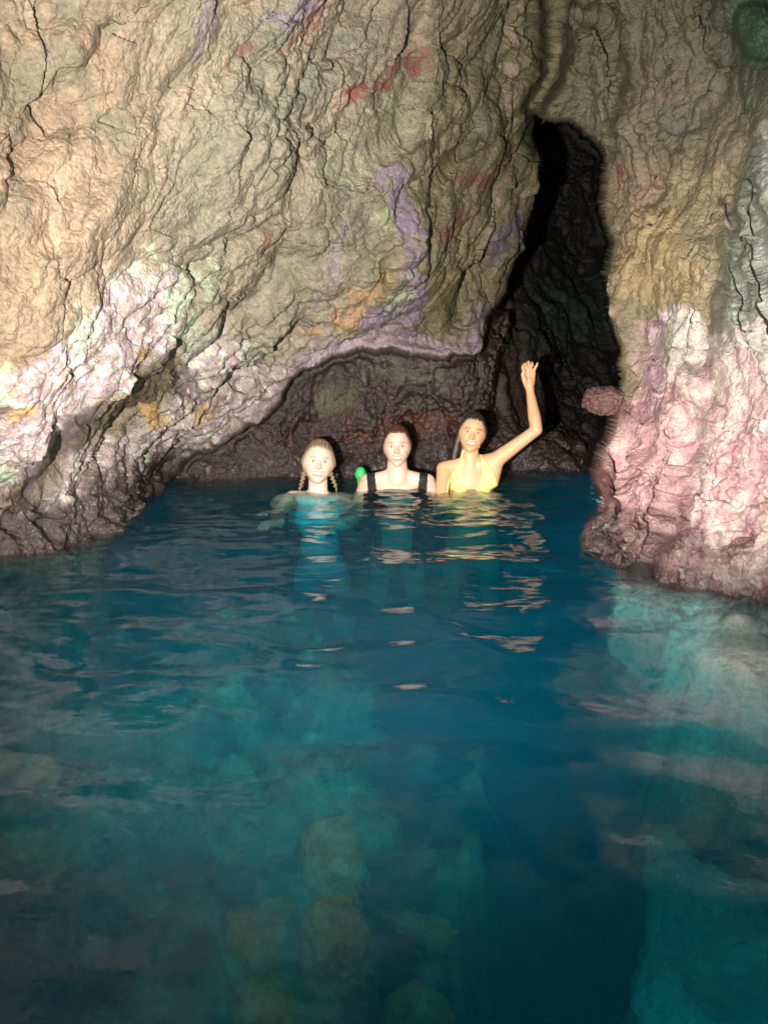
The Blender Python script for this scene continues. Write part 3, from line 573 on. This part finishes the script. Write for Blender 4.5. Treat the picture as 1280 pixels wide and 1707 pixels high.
def plain_mat(name, c, rough=0.6, nscale=120, namp=0.25, bump=0.001):
    T = NT(name); co = T.n('ShaderNodeTexCoord'); n = T.n('ShaderNodeTexNoise', i_Scale=nscale, i_Detail=3); T.l(co.outputs['Object'], n.inputs['Vector'])
    r = T.n('ShaderNodeMapRange', i_3=1 - namp, i_4=1 + namp); T.l(n.outputs[0], r.inputs[0]); v = T.n('ShaderNodeVectorMath', operation='SCALE'); v.inputs[0].default_value = c; T.l(r.outputs[0], v.inputs['Scale'])
    b = T.n('ShaderNodeBsdfPrincipled', i_Roughness=rough); T.l(v.outputs[0], b.inputs['Base Color']); bp = T.n('ShaderNodeBump', i_Strength=0.6, i_Distance=bump); T.l(n.outputs[0], bp.inputs['Height']); T.l(bp.outputs[0], b.inputs['Normal'])
    T.l(b.outputs[0], T.out.inputs[0]); return T.m
SKIN = skin_mat('skin')
def rotm(yaw, pitch, roll):
    """yaw: turns the face to the picture's right; pitch: chin up; roll: top of the head towards the picture's right"""
    return np.array(Matrix.Rotation(math.radians(yaw), 3, 'Z') @ Matrix.Rotation(math.radians(roll), 3, 'Y') @ Matrix.Rotation(math.radians(-pitch), 3, 'X'))
def make_person(lbl, base, hc, hs, R, body, fine, tan, smile, brow, lip, iris, hair_c, hairline, clothes, braid=None, back=None):
    R = np.array(R); hc = np.array(hc)
    body_me = eval_mesh(body.mesh(), [('REMESH', dict(mode='VOXEL', voxel_size=0.008)), ('SMOOTH', dict(iterations=9, factor=0.5))])
    V, _, t = get_np(body_me); S = Soup(); S.add(V, t)
    D, f = sph_grid(96, 72); S.add(head_shape(D) * hs @ R.T + hc, f)
    for sx in (-1, 1):                                                # ears
        S.ell(hc + R @ (np.array([sx * 0.078 * HW[0], 0.006, -0.004]) * hs), np.array([0.0075, 0.014, 0.029]) * hs, R @ np.array(Matrix.Rotation(math.radians(-sx * 24), 3, 'Z')) @ np.array(Matrix.Rotation(math.radians(sx * 8), 3, 'Y')))
    if fine: 
        for a in fine: S.chain(*a)
    me = eval_mesh(S.mesh(), [('REMESH', dict(mode='VOXEL', voxel_size=0.0032)), ('SMOOTH', dict(iterations=3, factor=0.5))])
    V, n, t = get_np(me)
    loc = ((V - hc) @ R) / hs; inh = (np.abs(loc[:, 0]) < 0.075) & (loc[:, 1] < -0.02) & (np.abs(loc[:, 2]) < HH * 1.05)
    d = np.where(inh, face_disp(loc, smile), 0.0) * hs
    V = V + (R @ np.array([0, -1.0, 0])) * d[:, None]
    loc2 = ((V - hc) @ R) / hs
    col = np.repeat(np.array([base]), len(V), 0); fc = face_col(loc, base, smile, brow, lip, iris); col[inh] = fc[inh]
    if tan is not None: col = tan(V, col)
    root = bpy.data.objects.new('person', None)
    me2 = mesh_np('person', V, t, SKIN, attrs={'Col': np.clip(col, 0.005, 0.9)})
    tag(me2, lbl, 'person', 'women swimming in the cave')
    # hair: a closed cap that dips under the skin below the hairline
    Dh, fh = sph_grid(140, 100); Ph = head_shape(Dh); m = hairline(Ph)
    az = np.arctan2(Ph[:, 0], Ph[:, 2] + 0.02)
    st = 0.0016 * np.sin(az * 46 + 3 * noise(Ph * 30, 5)) + 0.0020 * noise(Ph * 60, 6)
    Ph = Ph * (1 + 0.0 * m)[:, None] + Dh * ((-0.006 + (0.0135) * sstep(-0.006, 0.010, m)) + st * (m > 0))[:, None]
    HM = plain_mat('hair', hair_c, 0.4, 160, 0.5, 0.002)
    mesh_np('hair', Ph * hs @ R.T + hc, fh, HM, parent=me2)
    for strand in (back or []):
        B = Soup()
        B.chain(*strand); mm = eval_mesh(B.mesh(), [('REMESH', dict(mode='VOXEL', voxel_size=0.003)), ('SMOOTH', dict(iterations=4, factor=0.5))]); v_, n_, t_ = get_np(mm)
        v_ = v_ + n_ * (0.002 * np.sin(v_[:, [0]] * 900 + 4 * noise(v_ * 25, 2)[:, None])); mesh_np('hair_strand', v_, t_, HM, parent=me2)
    for br in (braid or []):
        B = Soup(); A0, A1 = np.array(br[0]), np.array(br[1]); L = np.linalg.norm(A1 - A0); k = int(L / 0.011)
        for j in range(k):
            q = j / k; p = A0 + (A1 - A0) * q; sx = 1 if j % 2 else -1; r_ = 0.0115 * (1 - 0.35 * q)
            B.ell(p + np.array([sx * 0.006, -0.002, 0]), (r_, r_ * 0.95, r_ * 0.75), Matrix.Rotation(sx * 0.7, 3, 'Y'))
        B.cap(A0, A1, 0.009, 0.006); B.cap(A1, A1 + np.array([0, 0, -0.03]), 0.006, 0.002)
        mesh_np('braid', np.concatenate(B.V), np.concatenate(B.F), HM, parent=me2)
    for nm, mat, msk, off in clothes:
        u, v, _ = proj(V); sd = msk(u, v, V, n)
        keep = sd > -0.6; fs = keep[t].all(1)
        if fs.sum() < 4: print('EMPTY CLOTH', nm); continue
        th = off * sstep(-0.6, 0.5, sd); v_, f_, _ = take(V + n * th[:, None] , t, fs, {})
        oc = mesh_np(nm, v_, f_, mat, parent=me2); md = oc.modifiers.new('thick', 'SOLIDIFY'); md.thickness = 0.003; md.offset = -1
    return me2
def J(u, v, D, dy=0.0): p = unproj(u, v, D); p = p + np.array([0, dy, 0]); return p
def torso(S, nk, sl_, sr_, z_off=0.0, lean=(0, 0)):
    """neck base and both shoulder points -> trunk, hips, legs hanging in the water"""
    nk, sl_, sr_ = map(np.array, (nk, sl_, sr_)); dx = np.array([lean[0], lean[1], 0]); dn = lambda k: np.array([0, 0, -k]) + dx * k
    c = nk + dn(0.13) + [0, 0.015, 0]
    S.ell(c, (0.135, 0.085, 0.15)); S.ell(nk + dn(0.06) + [0, 0.02, 0], (0.135, 0.062, 0.055))
    S.ell(nk + dn(0.30), (0.115, 0.078, 0.13)); S.ell(nk + dn(0.45), (0.150, 0.095, 0.12))
    for s, sh in ((-1, sl_), (1, sr_)):
        S.cap(nk + [s * 0.03, 0.02, 0.00], sh, 0.034, 0.048)
        S.ell(c + [s * 0.062, -0.058, -0.045], (0.050, 0.042, 0.048))
        hip = nk + dn(0.52) + [s * 0.085, 0, 0]; kn = hip + [s * 0.05, 0.08, -0.36]; an = kn + [s * 0.02, 0.28, -0.14]
        S.chain([hip, kn, an, an + [0, 0.06, -0.16]], [0.082, 0.054, 0.035, 0.028])
def arm(S, sh, el, wr, r=(0.047, 0.036, 0.026)):
    sh, el, wr = map(np.array, (sh, el, wr)); m1 = sh * 0.45 + el * 0.55; m2 = el * 0.7 + wr * 0.3
    S.chain([sh, m1, el, m2, wr], [r[0] * 1.04, r[0] * 0.84, r[1] * 0.98, r[1] * 1.08, r[2]])
def flat_hand(wr, d, side, s=1.0):
    """relaxed open hand: wrist, pointing direction, side (thumb towards side*up-cross)"""
    wr = np.array(wr, float); d = np.array(d, float); d /= np.linalg.norm(d); a = np.cross(d, [0, 0, 1.0]); a /= np.linalg.norm(a); a = a * side; up = np.cross(a, d) * side; out = []
    for k in (-1.2, -0.4, 0.4, 1.2): out.append(([wr, wr + d * 0.05 + a * k * 0.012, wr + d * 0.085 + a * k * 0.017], [0.019, 0.014, 0.011]))
    for k, L in ((-1.2, 0.055), (-0.4, 0.070), (0.4, 0.075), (1.2, 0.066)):
        b = wr + d * 0.085 + a * k * 0.017; m1 = b + d * L * 0.45 + a * k * 0.004; m2 = m1 + d * L * 0.3 - [0, 0, 0.006]; m3 = m2 + d * L * 0.25 - [0, 0, 0.010]; out.append(([b, m1, m2, m3], [0.0095, 0.009, 0.008, 0.0068]))
    b = wr + d * 0.025 + a * 0.02; out.append(([b, b + d * 0.028 + a * 0.026, b + d * 0.055 + a * 0.036], [0.015, 0.011, 0.009])); return out

# --- first swimmer: fair braided hair, blue suit, only head and a shoulder out of the water
HW[0] = 0.97; D1 = 4.42; h1 = J(531, 771, D1); R1 = rotm(6, 6, 6)
B = Soup(); nk = J(529, 830, D1, 0.02); s1, s2 = J(486, 834, D1, 0.05), J(574, 846, D1, 0.05)
B.chain([nk + [0, 0.01, -0.03], J(530, 789, D1, 0.015), h1 + [0, 0.02, -0.02]], [0.060, 0.054, 0.050]); torso(B, nk, s1, s2, lean=(0.02, 0.2))
e1, w1 = s1 + [-0.07, -0.18, -0.06], s1 + [-0.02, -0.40, -0.05]; e2, w2 = s2 + [0.06, -0.20, -0.03], s2 + [-0.06, -0.42, -0.035]
arm(B, s1, e1, w1); arm(B, s2, e2, w2)
fine = flat_hand(w1, (-0.5, -0.8, 0.05), 1) + flat_hand(w2, (-0.3, -0.9, 0), -1)
BLUE = plain_mat('blue_swim_fabric', (0.012, 0.85, 1.0), 0.6)  # suit colour pushed to bright cyan to imitate the underwater glow
make_person('woman with two braids low in the water, leftmost of the three swimmers', (0.66, 0.47, 0.37), h1, 1.11, R1, B, fine, None, 0.45, (0.30, 0.19, 0.12), (0.55, 0.22, 0.19), (0.10, 0.16, 0.20),
            (0.20, 0.135, 0.08), lambda P: 0.006 * noise(P * 45, 14) + np.maximum((P[:, 2] - 0.074) + 0.25 * (P[:, 1] + 0.06) - 1.2 * P[:, 0] ** 2 * 0, (P[:, 1] + 0.028) + 0.55 * (P[:, 2] - 0.02)) * np.where(P[:, 2] < -0.05, 0.6, 1),
            [('swimsuit', BLUE, lambda u, v, V, n: np.minimum(((nk[2] - 0.085) - V[:, 2]) * 100, (V[:, 2] - (nk[2] - 0.58)) * 100) - 100 * np.clip(np.abs(V[:, 0] - nk[0]) - 0.17, 0, 1), 0.004)],
            braid=[(h1 + R1 @ [-0.072, 0.018, -0.045], J(499, 818, D1, 0.03)), (h1 + R1 @ [0.070, 0.018, -0.045], J(560, 815, D1, 0.03))])
# --- second swimmer: auburn hair tied back, black straps
HW[0] = 0.89; D2 = 4.52; h2 = J(662, 744.5, D2); R2 = rotm(-2, 2, -1)
B = Soup(); nk2 = J(662, 792, D2, 0.02); s1, s2 = J(613, 806, D2, 0.04), J(712, 806, D2, 0.04)
B.chain([nk2 + [0, 0.01, -0.03], J(662, 775, D2, 0.02), h2 + [0, 0.02, -0.02]], [0.068, 0.060, 0.050]); torso(B, nk2, s1, s2, lean=(0, 0.12))
e1, w1 = s1 + [-0.06, -0.16, -0.13], s1 + [0.06, -0.40, -0.085]; e2, w2 = s2 + [0.06, -0.16, -0.13], s2 + [-0.06, -0.40, -0.085]
arm(B, s1, e1, w1, (0.052, 0.04, 0.028)); arm(B, s2, e2, w2, (0.052, 0.04, 0.028))
fine = flat_hand(w1, (0.2, -0.9, 0.05), 1) + flat_hand(w2, (-0.2, -0.9, 0.05), -1)
BLK = plain_mat('black_swim_fabric', (0.012, 0.012, 0.014), 0.55)
def m2(u, v, V, n):
    a = np.abs(V[:, 0] - nk2[0]); strap = 0.020 - np.abs(a - 0.150 - 0.10 * (V[:, 2] - nk2[2] + 0.05)); low_ = (nk2[2] - 0.10) - V[:, 2]
    sd = np.maximum(np.where(V[:, 2] < nk2[2] + 0.05, strap, -1), np.minimum(np.minimum(low_, V[:, 2] - (nk2[2] - 0.26)), 0.19 - a)); return np.minimum(sd, V[:, 2] - (nk2[2] - 0.58)) * 100
make_person('woman in black straps with auburn hair tied back, middle of the three swimmers', (0.66, 0.43, 0.32), h2, 1.07, R2, B, fine, None, 0.9, (0.30, 0.14, 0.09), (0.52, 0.20, 0.16), (0.10, 0.10, 0.08),
            (0.075, 0.028, 0.016), lambda P: 0.006 * noise(P * 45, 13) + np.maximum((P[:, 2] - 0.078) + 0.25 * (P[:, 1] + 0.06), (P[:, 1] + 0.020) + 0.5 * (P[:, 2] - 0.02)), [('swimsuit', BLK, m2, 0.005)],
            back=[([h2 + [0, 0.09, 0.03], h2 + [0, 0.115, 0.0], h2 + [0, 0.11, -0.06]], [0.03, 0.028, 0.012])])
# --- third swimmer: dark hair, yellow bikini, left arm raised to the rock
HW[0] = 0.91; D3 = 4.50; h3 = J(787, 722, D3); R3 = rotm(-6, 3, 8)
B = Soup(); nk3 = J(784, 772, D3, 0.02); s1, s2 = J(741, 784, D3, 0.04), J(829, 767, D3, 0.03)
B.chain([nk3 + [0, 0.01, -0.03], J(784, 756, D3, 0.02), h3 + [0, 0.02, -0.02]], [0.056, 0.050, 0.046]); torso(B, nk3, s1, s2, lean=(0.05, 0.05))
B.cap(J(800, 775, D3, 0.02), s2, 0.040, 0.050); B.cap(s2, J(818, 800, D3, 0.03), 0.045, 0.055)
e1, w1 = s1 + [-0.03, -0.16, -0.17], s1 + [0.14, -0.36, -0.165]; arm(B, s1, e1, w1, (0.045, 0.036, 0.026))
eL, wL = J(893, 716, D3, -0.02), J(884, 652, D3, 0.02); arm(B, s2, eL, wL, (0.047, 0.036, 0.0255))
fine = flat_hand(w1, (0.3, -0.9, 0.05), 1)
hp = lambda u, v, dy=0.0: J(u, v, D3, dy + 0.02)
for a, b in (((880, 640), (874, 619)), ((883, 638), (880, 616)), ((885, 638), (885, 617)), ((887, 641), (890, 621))): fine.append(([hp(*a), hp(*b)], [0.017, 0.0135]))
fine.append(([hp(884, 650), hp(882, 634)], [0.026, 0.024]))
fine.append(([hp(873, 618), hp(871.5, 610.5, -0.012), hp(874, 606.5, -0.032), hp(876, 610, -0.045)], [0.0105, 0.0095, 0.0085, 0.0072]))
fine.append(([hp(879, 615), hp(878.5, 606.5, -0.012), hp(880, 603.5, -0.034), hp(881, 608, -0.048)], [0.0108, 0.0098, 0.0088, 0.0074]))
fine.append(([hp(885, 616), hp(885.5, 607.5, -0.012), hp(886, 605, -0.032), hp(886, 609.5, -0.045)], [0.0104, 0.0095, 0.0085, 0.0072]))
fine.append(([hp(890, 620), hp(892.5, 613, -0.008), hp(894.5, 609, -0.014), hp(895.5, 605.5, -0.018)], [0.0092, 0.0082, 0.0072, 0.0058]))
fine.append(([hp(880, 644), hp(873.5, 633, -0.020), hp(870.5, 624, -0.030), hp(872.5, 617, -0.036)], [0.020, 0.0150, 0.0112, 0.0090]))
YEL = plain_mat('yellow_bikini_fabric', (0.85, 0.62, 0.22), 0.6)
def m3(u, v, V, n):
    fr = (n[:, 1] < 0.05) & (V[:, 1] < nk3[1] + 0.03)
    a = poly_sd(u, v, [(770, 762), (774, 768), (771, 790), (778, 812), (776, 830), (742, 830), (747, 800), (762, 775)]); b = poly_sd(u, v, [(801, 760), (806, 764), (822, 788), (829, 806), (830, 832), (788, 832), (795, 812), (803, 790)])
    s_ = np.maximum(1.5 - line_sd(u, v, [(772, 751), (769, 760), (768, 769)])[0], 1.5 - line_sd(u, v, [(799, 745), (801, 755), (804, 768)])[0])
    band = np.minimum(0.012 - np.abs(V[:, 2] - (nk3[2] - 0.20)), 0.16 - np.abs(V[:, 0] - nk3[0])) * 200
    return np.maximum(np.where(fr, np.maximum(np.maximum(a, b), s_), -9), band)
def tan3(V, col):
    m = sstep(0.10, 0.0, V[:, 2]) * 0.35 + 0.0; k = sstep(0.25, 0.5, V[:, 2])[:, None] * (V[:, 0] > nk3[0] + 0.2)[:, None]
    return col * (1 - 0.15 * k)
make_person('woman in a yellow bikini raising one arm to the rock, rightmost of the three swimmers', (0.64, 0.35, 0.185), h3, 1.03, R3, B, fine, tan3, 0.8, (0.07, 0.035, 0.02), (0.50, 0.17, 0.13), (0.05, 0.03, 0.02),
            (0.030, 0.018, 0.012), lambda P: 0.006 * noise(P * 45, 12) + np.maximum((P[:, 2] - 0.076) + 0.25 * (P[:, 1] + 0.06), (P[:, 1] + 0.026) + 0.5 * (P[:, 2] - 0.02)), [('bikini_top', YEL, m3, 0.005)],
            back=[([h3 + R3 @ [-0.066, 0.03, 0.03], J(762, 742, D3, 0.03), J(757, 765, D3, 0.03), J(755, 788, D3, 0.02)], [0.022, 0.018, 0.013, 0.006]),
                  ([h3 + R3 @ [0.0, 0.075, 0.0], J(780, 745, D3, 0.10), J(776, 790, D3, 0.13)], [0.045, 0.045, 0.02])])
# ------------------------------------------------------------------ boulders
def under(u, v, dep, n=1.18):
    """the point at a given depth that is seen at photo pixel u, v through the flat surface"""
    d = unproj(u, v, 1.0) - np.array([0, 0, CH]); t = -CH / d[2]; s = np.array([0, 0, CH]) + d * t; hxy = d[:2] / np.linalg.norm(d[:2])
    s1 = math.hypot(d[0], d[1]) / np.linalg.norm(d); s2 = s1 / n; return np.array([s[0] + hxy[0] * dep * math.tan(math.asin(s2)), s[1] + hxy[1] * dep * math.tan(math.asin(s2)), -dep])
def boulder(c, r, seed, cols, label, rot=0.0, wetv=0.1, fac=0.22, rough=0.10, dens=(220, 150), box=3.0, group=None):
    D, f = sph_grid(*dens); k = (np.abs(D) ** box).sum(-1, keepdims=True) ** (-1.0 / box); B_ = D * (0.35 + 0.65 * k)
    r = np.array(r); Q_ = B_ * r; s0 = seed * 3.7; m = r.min()
    _, _, fa_, rn_ = vor(Q_ / m * 1.6 + s0, seed); hh = fac * m * fa_ + rough * m * fbm(Q_ / m * 2 + s0, 4, seed)
    b1, _, _, rb_ = vor(Q_ * 38 + s0, seed + 3); hh = hh + 0.007 * (0.5 - b1) + 0.006 * noise(Q_ * 60, seed)
    P = Q_ + D * hh[:, None]; cr, sr_ = math.cos(rot), math.sin(rot); P = np.stack([P[:, 0] * cr - P[:, 1] * sr_, P[:, 0] * sr_ + P[:, 1] * cr, P[:, 2]], -1) + np.array(c)
    q = sstep(-0.3, 0.5, fbm(P * 12, 3, seed + 5))[:, None]; cc = np.array(cols[0]) * (1 - q) + np.array(cols[1]) * q
    if len(cols) > 2: q = (sstep(0.3, 0.6, fbm(P * 20, 3, seed + 6)) * 0.9)[:, None]; cc = cc * (1 - q) + np.array(cols[2]) * q
    return tag(mesh_np('rock', P, f, ROCK, attrs={'Col': cc, 'wet': np.full(len(P), wetv)}), label, 'rock', group)
boulder(J(1006, 668, 3.62), (0.085, 0.14, 0.062), 4, [(0.09, 0.04, 0.035), (0.12, 0.06, 0.05), (0.16, 0.12, 0.09)], 'rounded reddish knob of rock jutting into the dark crevice', wetv=0.3, fac=0.16, rough=0.14)
for q in [(555, 1490, .46, (.072, .07, .10), 6, [(0.80, 0.17, 0.04), (0.6, 0.13, 0.035)], 'orange brown block of rock under the water, largest one', .2),
          (435, 1600, .46, (.05, .06, .05), 7, [(0.80, 0.20, 0.05), (0.6, 0.14, 0.04)], 'small orange rock under the water near the bottom edge', .5),
          (5, 1335, .48, (.13, .10, .08), 8, [(0.80, 0.20, 0.06), (0.5, 0.13, 0.05)], 'orange rock under the water at the left edge', .1),
          (1180, 1640, 1.0, (.20, .34, .05), 9, [(0.75, 0.78, 0.70), (0.6, 0.65, 0.6)], 'pale flat slab lying deep under the water, bottom right', -.5),
          (700, 1590, .55, (.07, .05, .04), 10, [(0.70, 0.17, 0.05), (0.5, 0.14, 0.05)], 'small brown stone under the water right of the orange block', -.6)]:
    boulder(under(q[0], q[1], q[2]), q[3], q[4], q[5], q[6], q[7], dens=(120, 80))
# --- small green float behind the middle swimmer
GRNM = plain_mat('green_rubber', (0.03, 0.42, 0.10), 0.4, 60, 0.12)
S = Soup(); c = J(601, 790, 4.62); S.ell(c, (0.034, 0.034, 0.044)); S.cap(c + [0, 0, -0.035], c + [0, 0, -0.085], 0.022, 0.018); S.ell(c + [0, 0, -0.01], (0.037, 0.037, 0.006))
me = eval_mesh(S.mesh(), [('REMESH', dict(mode='VOXEL', voxel_size=0.003)), ('SMOOTH', dict(iterations=3, factor=0.5))]); v_, n_, t_ = get_np(me)
tag(mesh_np('float', v_, t_, GRNM), 'small green rubber float bobbing behind the middle swimmer', 'float')
